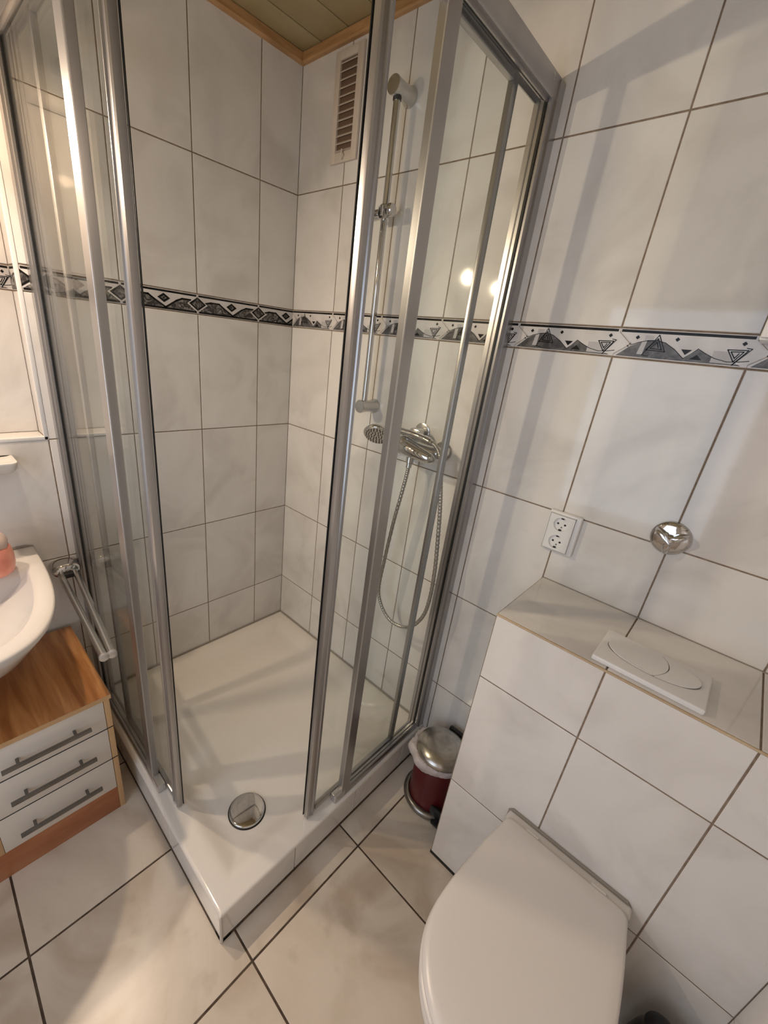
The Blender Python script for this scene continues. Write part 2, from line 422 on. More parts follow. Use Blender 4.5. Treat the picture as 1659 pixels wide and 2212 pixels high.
for a,b in zip(ux, ux[1:]):
    for c,d in zip(uz, uz[1:]):
        if not (x0-.001 < (a+b)/2 < x1 and z0 < (c+d)/2 < z1): mb.tile(fD, a, b, c, d)
tag(mb.build('wall_rear', smooth=0), kind='structure')
mb = MB()
for a,b in (((x0,RYB-.06,z0),(x0+.05,RYB-.01,z1)), ((x1-.05,RYB-.06,z0),(x1,RYB-.01,z1)), ((x0+.05,RYB-.06,z0),(x1-.05,RYB-.01,z0+.05)), ((x0+.05,RYB-.06,z1-.05),(x1-.05,RYB-.01,z1))): mb.box(a, b, WPLAST, .003)
mb.box((x0+.05,RYB-.037,z0+.05),(x1-.05,RYB-.033,z1-.05), GLASS)
tag(mb.build('fill_window_1'), kind='structure')  # unseen window, made up to hold the cool fill lamp

# floor
mb = MB(); fFl = lambda u,v,h: Vector((u, v, h))
mb.box((-.2, RYB-.1, -.08), (RXR+.1, .1, -.001), FGROUT)
gx = [0] + [.277+.4035*k for k in range(5)]; gx = [g for g in gx if g < RXR] + [RXR]
gy = [RYB] + sorted([-.468-.4115*k for k in range(-1, 4)]) + [0]
gy = sorted(set(g for g in gy if RYB <= g <= 0))
for a,b in zip(gx, gx[1:]):
    for c,d in zip(gy, gy[1:]): mb.tile(fFl, a, b, c, d, FTILE, gap=.0029, th=.001, bv=.001)
tag(mb.build('floor', smooth=0), kind='structure')

# ceiling: cream panels with open joints
mb = MB(); mb.box((-.2, RYB-.1, CEIL+.004), (RXR+.1, .1, CEIL+.06), BLACK)
xs = [.003, .1115] + [.1115+.1285*(k+1) for k in range(15)]
xs = [x for x in xs if x < RXR-.01] + [RXR]
for a,b in zip(xs, xs[1:]): mb.box((a+.0018, RYB+.002, CEIL-.006), (b-.0018, -.002, CEIL+.003), CEILM, .0015)
tag(mb.build('ceiling', smooth=30), kind='structure')
zt0, zt1, tt = ZC, CEIL-.0065, .0175
mb = MB(); mb.prism([(.001,zt0),(tt-.004,zt0),(tt,zt0+.005),(tt,zt1-.001),(tt-.002,zt1),(.001,zt1)], lambda u,v,h: Vector((u,h,v)), RYB, -.0012, CORN); tag(mb.build('trim_1', smooth=30), kind='structure')
mb = MB(); mb.prism([(.001,zt0),(tt-.004,zt0),(tt,zt0+.005),(tt,zt1-.001),(tt-.002,zt1),(.001,zt1)], lambda u,v,h: Vector((h,-u,v)), .0185, RXR, CORNY); tag(mb.build('trim_2', smooth=30), kind='structure')

# ------------------------------------------------------------------ shower tray
tray = thing('shower_tray', 'low cream shower tray with tiled skirt filling the corner under the glass cabin', 'shower tray', (.5, -.46, 0))
mb = MB()
nx = 100; ny = 92
def sstep(t): t = max(0., min(1., t)); return t*t*(3-2*t)
def tray_z(x, y):
    d = min(x-.035, -y-.035, (TX-.052)-x, (-TY-.052)+y)
    t = sstep(d/.075)
    dd = math.hypot(x-.795, y+.715)
    z = TZ - .022*t - .006*sstep(1-dd/.7)*t
    e = min(TX-x, y-TY)
    if e < .008: z -= .008 - math.sqrt(max(0, .008**2-(.008-e)**2))
    w_ = min(x, -y)
    return z
def axis_pts(L, n):
    a = [L*i/n for i in range(n)] + [L-.006, L-.004, L-.0025, L-.0012, L-.0004, L]
    return sorted(set(a))
X = [.0025+x*(TX-.0025)/TX for x in axis_pts(TX, nx) ]; Y = [-(.0025+y*(-TY-.0025)/-TY) for y in axis_pts(-TY, ny)]
G = [[mb.bm.verts.new((x, y, tray_z(x, y))) for y in Y] for x in X]
mi = mb.mi(TRAYM)
for i in range(len(X)-1):
    for j in range(len(Y)-1): mb.bm.faces.new((G[i][j], G[i][j+1], G[i+1][j+1], G[i+1][j])).material_index = mi
lowx = [mb.bm.verts.new((TX, y, TZ-.011)) for y in Y]
for j in range(len(Y)-1): mb.bm.faces.new((G[-1][j], G[-1][j+1], lowx[j+1], lowx[j])).material_index = mi
lowy = [mb.bm.verts.new((x, Y[-1], TZ-.011)) for x in X[:-1]] + [lowx[-1]]
for i in range(len(X)-1): mb.bm.faces.new((G[i][-1], G[i+1][-1], lowy[i+1], lowy[i])).material_index = mi
o = mb.build('basin', tray, smooth=60)
mb = MB()
sx, sy = TX-.0025, TY+.0025
mb.box((sx-.03, sy, .004), (sx-.002, -.003, TZ-.012), GROUT); mb.box((.003, sy+.002, .004), (sx-.002, sy+.03, TZ-.012), GROUT)
fa = lambda u,v,h: Vector((sx-.002+h, u, v)); fb = lambda u,v,h: Vector((u, sy+.002-h, v))
ja = [sy+.002, -.669, -.401, -.134, -.003]
for a,b in zip(ja, ja[1:]): mb.tile(fa, a, b, .0115, TZ-.0112, gap=.0013, th=.0025)
for a,b in zip([.003, .02, .277, .68, sx-.002], [.02, .277, .68, sx-.002]): mb.tile(fb, a, b, .0115, TZ-.0112, gap=.0013, th=.0025)
mb.box((.003, sy-.0022, .0005), (sx+.0022, sy+.03, .0115), FGROUT, .001); mb.box((sx-.03, sy-.0022, .0005), (sx+.0022, -.003, .0115), FGROUT, .001)
mb.build('tiled_skirt', tray, smooth=0)
mb = MB(); mb.tube([(sx-.0005, sy+.0005, .004), (sx-.0005, sy+.0005, TZ-.0115)], .0046, SIL2, 12); tag(mb.build('corner_bead', tray), 'white plastic corner bead')
mb = MB(); zc = TZ+.0035
mb.tube([(.004, TY+.01, zc), (.004, -.004, zc), (TX-.005, -.004, zc)], .0042, SIL, 10)
tag(mb.build('silicone_joint', tray), 'grey silicone joint along both walls')
zd = tray_z(.795, -.715)
mb = MB(); mb.lathe([(.060,-.004),(.0605,.0005),(.058,.0015)], (.795,-.715,zd), (0,0,1), BLACK, 48)
tag(mb.build('drain_ring', tray), 'black drain ring')
mb = MB(); pr = [(.0555,.0020),(.0568,.0040),(.0566,.0060),(.0555,.0078)] + [(.0555*math.cos(t), .0078+.0042*math.sin(t)) for t in [PI/2*k/8 for k in range(1,8)]]
mb.lathe(pr, (.795,-.715,zd), (0,0,1), CHROME, 56); tag(mb.build('drain_cover', tray), 'round chrome drain cover')

# ------------------------------------------------------------------ shower cabin
cab = thing('shower_cabin', 'corner shower cabin with silver aluminium frame and two open clear glass sliding doors', 'shower enclosure', (.5, -.46, TZ))
ZB, ZT = TZ+.001, 2.172
def side(R_):
    t0 = .945 if R_ else .865
    s_end = .500 if R_ else .575      # end of the lower rail block
    s_cor = .903 if R_ else .985      # where the upper rail meets its neighbour
    p_out = (.432, .472) if R_ else (.485, .530)
    d_f = (.566, .602) if R_ else (.618, .662)
    d_r = (.165, .187) if R_ else (.222, .246)
    P = (lambda s,t,z: Vector((t, -s, z))) if R_ else (lambda s,t,z: Vector((s, -t, z)))
    def bx(mb, s0, s1, a, b, z0, z1, M, bev=0.): mb.box(P(s0, t0+a, z0), P(s1, t0+b, z1), M, bev)
    # lower and upper rails: extruded fin profiles
    def rail(zb, flip, s0, s1, nm, lbl):
        mb = MB()
        H = .034 if not flip else .052
        pf = [(.018,0),(.041,0),(.041,.018),(.0385,.026),(.037,.0265),(.037,.030),(.034,.030),(.034,.0255),(.029,.0255),(.029,.031),(.026,.031),(.026,.024),(.018,.024)]
        if flip: pf = [(.0,0),(.003,0),(.003,.012),(.017,.012),(.017,.002),(.020,.002),(.020,.010),(.030,.010),(.030,-.004),(.0335,-.004),(.0335,.003),(.040,.003),(.0425,.008),(.0425,.046),(.039,.050),(.0,.050)]
        mb.prism([(a, c) for a,c in pf], lambda u,v,h: P(h, t0+u, zb+v), s0, s1, ALU)
        return tag(mb.build(nm, cab, smooth=30), lbl)
    rail(ZB, False, .048, s_end-.046, 'lower_rail', None)
    rail(ZT-.050, True, .0, s_cor if R_ else s_cor+.0, 'upper_rail', None)
    mb = MB(); bx(mb, s_end-.046, s_end, .018, .042, ZB, ZB+.033, ALUE, .003)
    if R_: mb.box(P(s_end-.030, t0+.0415, ZB+.010), P(s_end-.018, t0+.0425, ZB+.013), ALU)
    mb.build('rail_end_cap', cab)
    # inner lower guide
    mb = MB(); bx(mb, .048, s_end-.02, .002, .009, ZB, ZB+.012, ALU, .001); mb.build('inner_guide', cab)
    # wall profile
    mb = MB()
    pf = [(.0015,-.004),(.030,-.004),(.030,.000),(.050,.000),(.050,.012),(.046,.014),(.050,.017),(.050,.030),(.047,.0325),(.050,.035),(.050,.041),(.030,.0415),(.030,.0455),(.0015,.0455)]
    mb.prism(pf, lambda u,v,h: P(u, t0+v, h), ZB, ZT-.008, ALU); mb.build('wall_profile', cab, smooth=30)
    mb = MB(); bx(mb, .0500, .0530, .0262, .0330, ZB+.03, ZT-.05, BLACK); mb.build('profile_gasket', cab)
    # fixed pane and its leading post
    mb = MB(); bx(mb, .0532, p_out[0]+.001, .0270, .0315, ZB+.030, ZT-.052, GLASS); mb.build('fixed_pane', cab, smooth=0)
    mb = MB()
    a, b = p_out
    mb.prism([(a,.0215),(a+.004,.0205),(b-.002,.0205),(b,.0225),(b,.0395),(b-.002,.0415),(a+.003,.0415),(a,.0385)], lambda u,v,h: P(u, t0+v, h), ZB+.031, ZT-.052, ALU)
    mb.build('leading_post', cab, smooth=30)
    mb = MB(); bx(mb, b-.0005, b+.0007, .0385, .0412, ZB+.034, ZT-.055, ALUE); mb.build('post_edge_strip', cab)
    # sliding door
    lb = 'clear glass door slid open towards the ' + ('back wall' if R_ else 'left wall')
    mb = MB(); bx(mb, d_r[1]-.002, d_f[0]+.002, .0075, .0120, ZB+.030, ZT-.062, GLASS)
    dr = tag(mb.build('sliding_door', cab, smooth=0), lb)
    mb = MB(); a, b = d_f; q = [(a,.0070),(a+.009,.0048),(a+.011,.0006),(a+.015,.0)]
    q += [(a+.017,.0035),(b-.008,.0045),(b-.005,.0),(b,.002),(b+.001,.009),(b,.016),(b-.006,.0195),(b-.010,.0170),(b-.014,.0195),(a+.004,.0195),(a,.0175)]
    q = [(u, .0195-v) for u,v in q]
    mb.prism(q, lambda u,v,h: P(u, t0+v, h), ZB+.006, ZT-.048, ALU); mb.build('front_stile', dr, smooth=30)
    mb = MB(); bx(mb, b-.004, b+.0018, -.0022, .0005, ZB+.008, ZT-.050, BLACK, .001); tag(mb.build('magnetic_seal', dr), 'black magnetic seal strip')
    mb = MB(); a, b = d_r
    bx(mb, a, b, .003, .0165, ZB+.012, ZT-.052, ALU, .0015); bx(mb, a-.0035, a, .006, .009, ZB+.012, ZT-.052, ALUE); mb.build('rear_stile', dr)
    mb = MB(); bx(mb, d_r[1], d_f[0], .003, .0165, ZB+.013, ZB+.031, ALU, .0015); mb.build('bottom_rail', dr)
    mb = MB(); bx(mb, d_r[1], d_f[0], .003, .0165, ZT-.064, ZT-.046, ALU, .0015); mb.build('top_rail', dr)
side(True); side(False)
mb = MB(); mb.box((.945-.006, -.909, ZT-.050), (.9895, -.862, ZT+.0), ALUE, .003); mb.build('corner_connector', cab)
mb = MB(); 
for a,b in ((0,.008),(.008,.008)): pass
mb.prism([(0,0),(.008,0),(.008,.0025),(.0025,.0025),(.0025,.0095),(.008,.0095),(.008,.012),(0,.012)], lambda u,v,h: Vector((h, -.060-u, ZT-.022+v)), .9872, .9882, ALUE)
mb.build('rail_mark', cab, smooth=0)

# ------------------------------------------------------------------ vent grille
v = thing('vent_grille', 'cream plastic ventilation grille with horizontal slats high on the tiled wall', 'vent', (.251, 0, 2.28))
vx0, vx1, vz0, vz1 = .186, .3135, 2.128, 2.425
mb = MB()
for a,b in (((vx0,-.011,vz0),(vx0+.024,-.0015,vz1)), ((vx1-.026,-.011,vz0),(vx1,-.0015,vz1)), ((vx0+.022,-.011,vz0),(vx1-.024,-.0015,vz0+.030)), ((vx0+.022,-.011,vz1-.024),(vx1-.024,-.0015,vz1))): mb.box(a, b, VPLAST, .0015)
mb.build('frame', v)
mb = MB(); mb.box((vx0+.022,-.0026,vz0+.028),(vx1-.024,-.0014,vz1-.022), DUCT); mb.build('duct_opening', v)
mb = MB(); n = 12
for k in range(n):
    z = vz0+.036 + (vz1-vz0-.066)*k/(n-1)
    mb.prism([(-.0105,z-.0040),(-.0095,z-.0050),(-.0028,z+.0020),(-.0040,z+.0032)], lambda u,w_,h: Vector((h,u,w_)), vx0+.0245, vx1-.0265, VPLAST)
mb.build('slats', v, smooth=0)
mb = MB(); mb.tube([(.252,-.010,vz0+.017),(.252,-.018,vz0+.017)], .0075, VPLAST, 16); mb.box((.249,-.020,vz0+.004),(.255,-.016,vz0+.034), VPLAST, .0015); mb.build('shutter_knob', v)

# ------------------------------------------------------------------ slide bar
bxp, byp = .519, -.060
sb = thing('slide_bar', 'tall chrome shower slide bar with two round wall brackets and an empty slider', 'shower rail', (bxp, 0, 1.35))
mb = MB(); mb.lathe([(.0101,0),(.0103,.001),(.0103,.868),(.0101,.869)], (bxp, byp, 1.358), (0,0,1), CHROME, 28); mb.build('bar', sb)
for z in (2.243, 1.352):
    mb = MB(); mb.lathe([(.0255,0),(.0255,.006),(.0215,.018),(.0205,.040),(.0215,.062),(.0235,.078),(.0225,.081),(.015,.0815)], (bxp, -.0016, z), (0,-1,0), SATIN, 40); br = mb.build('bracket', sb)
mb = MB(); mb.lathe([(.0125,0),(.0125,.008)], (bxp, byp, 2.2155), (0,0,1), BLACK, 24); mb.build('bar_collar', sb)
zs = 1.945
sl = MB(); sl.lathe([(.0150,0),(.0175,.003),(.0175,.037),(.0150,.040)], (bxp, byp, zs-.020), (0,0,1), CHROME, 32)
sl.tube([(bxp-.006,byp,zs-.002),(bxp-.050,byp-.004,zs-.006)], .0155, CHROME, 24)
slo = sl.build('slider', sb)
mb = MB(); mb.lathe([(.0165,0),(.0185,.004),(.0185,.015),(.0155,.020)], (bxp+.014, byp, zs+.004), (1,0,.1), CHROME, 28); mb.build('clamp_knob', slo)
mb = MB(); mb.prism([(math.cos(a)*.0165, math.sin(a)*.0165) for a in [math.radians(q) for q in range(25, 336, 10)]] + [(math.cos(a)*.0118, math.sin(a)*.0118) for a in [math.radians(q) for q in range(335, 24, -10)]],
    lambda u,v_,h: Vector((bxp+.012+u*.4, byp-.031-u*.92, zs-.006+h+v_*.0)) + Vector((v_*.92, v_*-.4, 0)), -.013, .013, CHROME); mb.build('holder_ring', slo)

# ------------------------------------------------------------------ mixer
MZ = 1.258
mx_ = thing('shower_mixer', 'chrome single lever shower mixer on the tiled wall behind the glass', 'mixer tap', (.77, 0, MZ))
for x, nm in ((.695, 'escutcheon'), (.848, 'escutcheon')):
    mb = MB(); mb.lathe([(.033,0),(.033,.004),(.026,.013),(.017,.018),(.016,.040)], (x, -.0016, MZ), (0,-1,0), CHROME, 40); mb.build(nm, mx_)
mb = MB()
path = catmull([(.662,-.056,MZ),(.685,-.060,MZ),(.73,-.068,MZ),(.77,-.070,MZ),(.81,-.064,MZ),(.850,-.056,MZ),(.874,-.053,MZ)], 5)
n = len(path); rad = [.0215 + .0135*math.exp(-((p.x-.745)/.042)**2) for p in path]; rad[0] = .012; rad[-1] = .014; rad[1] = .019; rad[-2] = .0185
mb.tube(path, rad, CHROME, 32)
mb.lathe([(.011,0),(.0135,.002),(.0135,.024),(.010,.026)], (.772,-.078,MZ-.052), (0,0,1), CHROME, 24)
bd = mb.build('mixer_body', mx_, smooth=50)
mb = MB(); lv = catmull([(.735,-.076,MZ+.001),(.765,-.088,MZ-.001),(.805,-.093,MZ-.006),(.845,-.090,MZ-.012),(.872,-.084,MZ-.016)], 5)
nl = len(lv); mb.tube(lv, [.031-.0150*i/(nl-1) if i < nl-3 else (.0150, .0120, .0055)[i-nl+3] for i in range(nl)], CHROME, 24)
mb.lathe([(.033,0),(.0335,.008),(.031,.018),(.024,.027),(.012,.032),(.003,.033)], (.742,-.074,MZ+.002), (0,-1,.1), CHROME, 36)
mb.build('lever', mx_, smooth=50)
mb = MB(); mb.box((.738,-.062,MZ+.030),(.782,-.030,MZ+.062), SATIN, .008); mb.lathe([(.030,0),(.030,.003),(.026,.005)], (.752,-.0016,MZ+.046), (0,-1,0), SATIN, 36); mb.build('hand_shower_cradle', mx_)
# hand shower and hose
hs = thing('hand_shower', 'chrome hand shower lying on the mixer cradle with its looped metal hose', 'shower head', (.66, -.09, MZ))
hz = MZ+.040
mb = MB(); hd = Vector((.36,-.64,-.68)).normalized(); hc = Vector((.640,-.108,MZ+.022))
mb.lathe([(.012,-.024),(.026,-.018),(.043,-.008),(.0485,0),(.0485,.005),(.0460,.008)], hc, hd, CHROME, 44, cap1=True); sh = mb.build('spray_head', hs, smooth=40)
mb = MB(); qd = Vector((0,0,1)).rotation_difference(hd).to_matrix()
mb.lathe([(.0440,.0081),(.0430,.0098),(.02,.0102)], hc, hd, SATIN, 44)
for r_,k_ in ((.037,22),(.029,16),(.019,11),(.009,5)):
    for k in range(k_):
        a = 2*PI*k/k_; p = hc + qd @ Vector((r_*math.cos(a), r_*math.sin(a), .0095)); mb.tube([p, p+hd*.004], .0016, BLACK, 6)
tag(mb.build('nozzle_plate', sh), 'nozzle plate with black rubber nozzles')
mb = MB(); mb.tube(catmull([(.650,-.092,hz-.006),(.675,-.086,hz+.003),(.71,-.084,hz+.008),(.76,-.084,hz+.008),(.82,-.084,hz+.002),(.842,-.084,hz-.002)], 5), [.011]*5+[.0105]*5+[.011]*5+[.0115]*5+[.0125]*6, CHROME, 20); mb.build('handle', hs, smooth=60)
HP = [(.842,-.084,hz-.002),(.862,-.084,hz-.008),(.880,-.085,hz-.022),(.896,-.087,hz-.050),(.908,-.089,1.20),(.920,-.089,1.14),(.932,-.09,1.07),(.943,-.09,.98),(.953,-.09,.885),(.956,-.09,.775),(.944,-.09,.688),(.905,-.09,.618),(.857,-.09,.588),(.800,-.09,.588),(.752,-.09,.630),(.730,-.09,.695),(.737,-.09,.82),(.752,-.09,.98),(.766,-.088,1.09),(.771,-.082,1.16),(.772,-.078,MZ-.052)]
hp = catmull(HP, 26); rr = [.0072 if (i//2) % 2 else .0062 for i in range(len(hp))]
mb = MB(); mb.tube(hp, rr, STEEL, 12); tag(mb.build('hose', hs, smooth=80), 'ribbed metal hose hanging in a loop')
for q_ in (hp[:14], hp[-10:]): mb = MB(); mb.tube(q_, .0100, CHROME, 16); mb.build('hose_nut', hs)

# ------------------------------------------------------------------ sockets
sk = thing('double_socket', 'white vertical double wall socket left of the round chrome valve', 'socket', (1.277, 0, 1.12))
cx, cz = 1.2775, 1.1285
mb = MB(); mb.box((cx-.0435, -.0145, cz-.0600), (cx+.0435, -.0015, cz+.0600), WPLAST, .0045, 3); p = mb.build('plate', sk, smooth=40)
cx -= .004
mb = MB(); hx, hy, cell = .034, -.0205, .0265
for z in (cz+.0265, cz-.0265):
    ring, sq = [], []
    for k in range(48):
        a = 2*PI*k/48; c_, s_ = math.cos(a), math.sin(a); ring.append(Vector((cx+.0198*c_, hy, z+.0198*s_)))
        q = min(hx/max(abs(c_),1e-6), cell/max(abs(s_),1e-6)); sq.append(Vector((cx+q*c_, hy, z+q*s_)))
    rv = [mb.bm.verts.new(v_) for v_ in ring]; sv = [mb.bm.verts.new(v_) for v_ in sq]; mi = mb.mi(WPLAST)
    for k in range(48): mb.bm.faces.new((rv[k], rv[(k+1)%48], sv[(k+1)%48], sv[k])).material_index = mi
for a, b in (((cx-hx,hy,cz-.053),(cx-hx+.0008,-.0140,cz+.053)),((cx+hx-.0008,hy,cz-.053),(cx+hx,-.0140,cz+.053)),((cx-hx,hy,cz-.053),(cx+hx,-.0140,cz-.0522)),((cx-hx,hy,cz+.0522),(cx+hx,-.0140,cz+.053))): mb.box(a, b, WPLAST)
mb.build('inner_plate', sk, smooth=20)
for z in (cz+.0265, cz-.0265):
    mb = MB(); mb.lathe([(.0198,0),(.0190,-.0054),(.003,-.0056)], (cx, hy, z), (0,-1,0), WPLAST, 40, cap0=False); g = mb.build('socket_well', sk)
    mb = MB()
    for dx in (-.0095, .0095): mb.lathe([(.0029,0),(.0029,.0006)], (cx+dx, hy+.0054, z), (0,-1,0), BLACK, 14)
    for dz in (-.0172, .0172): mb.box((cx-.0035, hy+.0010, z+dz-.0022), (cx+.0035, hy+.0054, z+dz+.0022), BLACK, .0008)
    mb.lathe([(.0018,0),(.0018,.0006)], (cx+.002, hy+.0054, z-.009), (0,-1,0), BLACK, 10)
    tag(mb.build('contact_holes', g), 'black pin holes and earth clips')

# ------------------------------------------------------------------ chrome valve
vc = Vector((1.514, -.0016, 1.2075))
va = thing('valve_handle', 'round polished chrome valve cover with three-winged knob above the ledge', 'valve', vc)
mb = MB(); mb.lathe([(.0405,0),(.0415,.004),(.0405,.007),(.034,.0105),(.022,.0125),(.01,.013)], vc, (0,-1,0), CHROME, 56); mb.build('cover_disc', va, smooth=50)
mb = MB(); ringsl = []
for h, sc in ((.008,1.0),(.018,.97),(.027,.90),(.032,.78),(.0350,.55)):
    ring = []
    for k in range(96):
        a = 2*PI*k/96; r = (.0120 + .0275*abs(math.cos(1.5*(a-.55)))**6)*sc
        ring.append(vc + Vector((r*math.cos(a), -h, r*math.sin(a))))
    ringsl.append(ring)
mb.rings(ringsl, CHROME); mb.build('knob', va, smooth=50)

# ------------------------------------------------------------------ flush plate
fp = thing('flush_plate', 'cream rectangular dual flush plate lying on the ledge above the toilet', 'flush plate', (1.585, -.215, ZL))
fx0, fx1, fy0, fy1 = 1.482, 1.686, -.287, -.148
z = ZL+.0012
mb = MB(); mb.box((fx0, fy0, z), (fx1, fy1, z+.013), WPLAST, .0035, 3)
mb.build('plate', fp, smooth=40)
ex, ey, ea, eb = 1.583, -.211, .088, .047
def ell(a, b, n=64, t0=0, t1=2*PI): return [(ex+a*math.cos(t0+(t1-t0)*k/n), ey+b*math.sin(t0+(t1-t0)*k/n)) for k in range(n)]
mb = MB(); R0 = [[Vector((x,y,z+.0132)) for x,y in ell(ea,eb)], [Vector((x,y,z+.0134)) for x,y in ell(ea-.0005,eb-.0005)]]; mb.rings(R0, SIL); tag(mb.build('button_gap', fp), 'thin dark oval gap')
E_ = ell(ea-.0013, eb-.0013, 96)
dv = lambda y: ex + .030 - ((y-ey)/eb)**2*.022     # dividing curve
left = [p for p in E_ if p[0] < dv(p[1])-.0008]; right = [p for p in E_ if p[0] > dv(p[1])+.0008]
left.sort(key=lambda p: math.atan2(p[1]-ey, p[0]-(ex-.03))); right.sort(key=lambda p: math.atan2(p[1]-ey, p[0]-(ex+.06)))
ys = [ey+(eb-.003)*q for q in (-.96,-.8,-.6,-.4,-.2,0,.2,.4,.6,.8,.96)]
lp = [(x,y) for x,y in left]; 
L_ = sorted([p for p in E_ if p[0] < dv(p[1])], key=lambda p: (math.atan2(p[1]-ey, p[0]-ex) % (2*PI)))
def halfp(sgn):
    o_ = [p for p in E_ if (p[0]-dv(p[1]))*sgn > .001]
    o_.sort(key=lambda p: (math.atan2(p[1]-ey, (p[0]-ex)*sgn)))
    c_ = [(dv(y)+sgn*.0006, y) for y in ys]
    return (o_ + c_[::-1])
for sgn in (-1, 1):
    pl = halfp(sgn); mb = MB(); t = bmesh.new()
    cx_ = sum(p[0] for p in pl)/len(pl); cy_ = sum(p[1] for p in pl)/len(pl)
    dome = lambda x,y: .0050*max(0., 1-((x-ex)/ea)**2*.25-((y-ey-.012)/eb)**2*.75)
    rg = []
    for s_ in (1., .99, .95, .8, .6, .4, .2, .05): rg.append([Vector((cx_+(x-cx_)*s_, cy_+(y-cy_)*s_, z+(.0125 if s_ == 1. else .0142)+dome(cx_+(x-cx_)*s_, cy_+(y-cy_)*s_))) for x,y in pl])
    mb.rings(rg, WPLAST, cap0=False); mb.build('flush_button', fp, smooth=45)

# ------------------------------------------------------------------ toilet
tc = 1.591
to = thing('toilet', 'white wall-hung toilet with its lid closed, mounted on the tiled cistern box', 'toilet', (tc, BY, 0))
def D(scale_w, y_back, y_front, n=72, wb=.143, wm=.173, ymid=.60):
    """outline of the lid: list of (x,y)"""
    L_ = y_back - y_front; pts = []; K = 56; c = .016
    for k in range(K+1):
        s = L_*(1-math.cos(PI*k/K))/2                # distance from the back
        q = s/L_
        if q < ymid: wv = wb + (wm-wb)*math.sin(q/ymid*PI/2)
        else: wv = wm*math.sqrt(max(0., 1-((q-ymid)/(1-ymid))**2.15))
        if s < c: wv -= c*(1-math.sqrt(max(0., 1-((c-s)/c)**2)))
        pts.append((wv*scale_w, y_back - s))
    return [(tc+a, b) for a,b in pts] + [(tc-a, b) for a,b in pts[::-1][1:]]
def stack(levels, M, name, par, sm=50, **k):
    mb = MB(); n = None; rg = []
    for (sw, yb, yf, z) in levels: rg.append([Vector((x, y, z)) for x,y in D(sw, yb, yf)])
    mb.rings(rg, M, **k); return mb.build(name, par, smooth=sm)
yb, yf = -.333, -.802
stack([(.60, BY-.003, -.60, .115),(.72, BY-.003, -.66, .16),(.86, BY-.003, -.745, .26),(.96, BY-.003, -.795, .345),(1.005, BY-.003, yf-.004, .395),(1.01, BY-.003, yf-.006, .408),(1.0, BY-.003, yf, .416)], CERAM, 'bowl', to)
stack([(.985, yb, yf+.006, .4185),(1.01, yb, yf-.003, .421),(1.012, yb, yf-.004, .430),(1.0, yb, yf+.002, .4345)], LIDM, 'seat', to)
mb = MB(); lv = [(.992, yf+.004, .4365),(1.002, yf-.001, .4395),(1.002, yf-.001, .4465),(.985, yf+.007, .4525),(.955, yf+.020, .4555),(.85, yf+.07, .4572),(.6, yf+.17, .4580),(.3, yf+.23,.4583)]
rg = []
for i,(sw, f_, z_) in enumerate(lv):
    ybk = yb - (0 if i < 3 else [.003,.010,.045,.12,.2][i-3])
    rg.append([Vector((x, y, z_)) for x,y in D(sw, ybk, f_)])
mb.rings(rg, LIDM); mb.build('lid', to, smooth=60)
mb = MB(); mb.box((tc-.150, yb-.002, .400), (tc+.150, BY-.0025, .441), CERAM, .009, 3); mb.build('rear_shelf', to, smooth=50)
for dx in (-.08, .08): mb = MB(); mb.tube([(tc+dx-.016, yb+.004, .441), (tc+dx+.016, yb+.004, .441)], .0065, WPLAST, 16); mb.build('hinge', to)
mb = MB(); mb.tube([(tc-.149, BY-.004, .38),(tc-.149, BY-.004, .434),(tc-.142, BY-.004, .4425),(tc+.137, BY-.004, .4425),(tc+.144, BY-.004, .434),(tc+.144, BY-.004, .38)], .0042, SIL, 8)
tag(mb.build('wall_gasket', to), 'grey sound gasket against the tiles')

# ------------------------------------------------------------------ pedal bin and its bag
bc = Vector((1.150, -.135, 0))
bn = thing('pedal_bin', 'small dark red pedal bin with steel lid between the shower tray and cistern box', 'bin', bc)
mb = MB(); mb.lathe([(.080,.012),(.084,.016),(.0845,.235),(.083,.238),(.080,.238)], bc, (0,0,1), RED, 56); mb.build('bin_body', bn)
mb = MB(); R_ = .0915
cir = [bc + Vector((R_*math.cos(2*PI*k/48), R_*math.sin(2*PI*k/48), .0145)) for k in range(49)]
mb.tube(cir, .0138, DSTEEL, 16, caps=False); mb.build('base_ring', bn, smooth=80)
mb = MB(); mb.lathe([(.0885,.242),(.0905,.2445),(.0905,.252),(.0875,.258),(.075,.268),(.055,.2765),(.030,.2805),(.006,.2815)], bc, (0,0,1), STEEL, 56); mb.build('bin_lid', bn, smooth=50)
mb = MB(); mb.box((bc.x-.030,-.044,.215),(bc.x+.030,-.028,.262), DARK, .004); tag(mb.build('lid_hinge', bn), 'black plastic hinge at the back')
mb = MB(); mb.box((bc.x+.060,-.230,.010),(bc.x+.100,-.192,.022), DARK, .004); mb.box((bc.x+.040,-.211,.020),(bc.x+.088,-.200,.066), DARK, .002); tag(mb.build('pedal', bn), 'black foot pedal')
mb = MB(); rg = []
for lv in range(9):
    ring = []
    for k in range(120):
        a = 2*PI*k/120; side_ = max(0., math.cos(a-math.radians(205)))**1.3
        t = lv/8; dr = [.0008,.0016,.0045,.009,.010,.008,.005,.0022,.0014][lv]*(.40+3.0*side_*(.8+.2*math.sin(a*9)))
        dz = [.241,.2425,.240,.234,.224,.214,.206,.200,.197][lv] + (.010*side_ if 1 < lv < 8 else 0)*(1-t) - (.024*side_*t if lv > 3 else 0)
        wv = .0016*math.sin(13*a+lv)*min(1, lv/2) + .0013*math.sin(31*a+2*lv)
        ring.append(bc + Vector(((.0855+dr+wv*.8)*math.cos(a), (.0855+dr+wv*.8)*math.sin(a), dz + wv*1.5 + (.014*(1-side_)*t if lv>2 else 0))))
    rg.append(ring)
mb.rings(rg, BAGM, cap0=False, cap1=False)
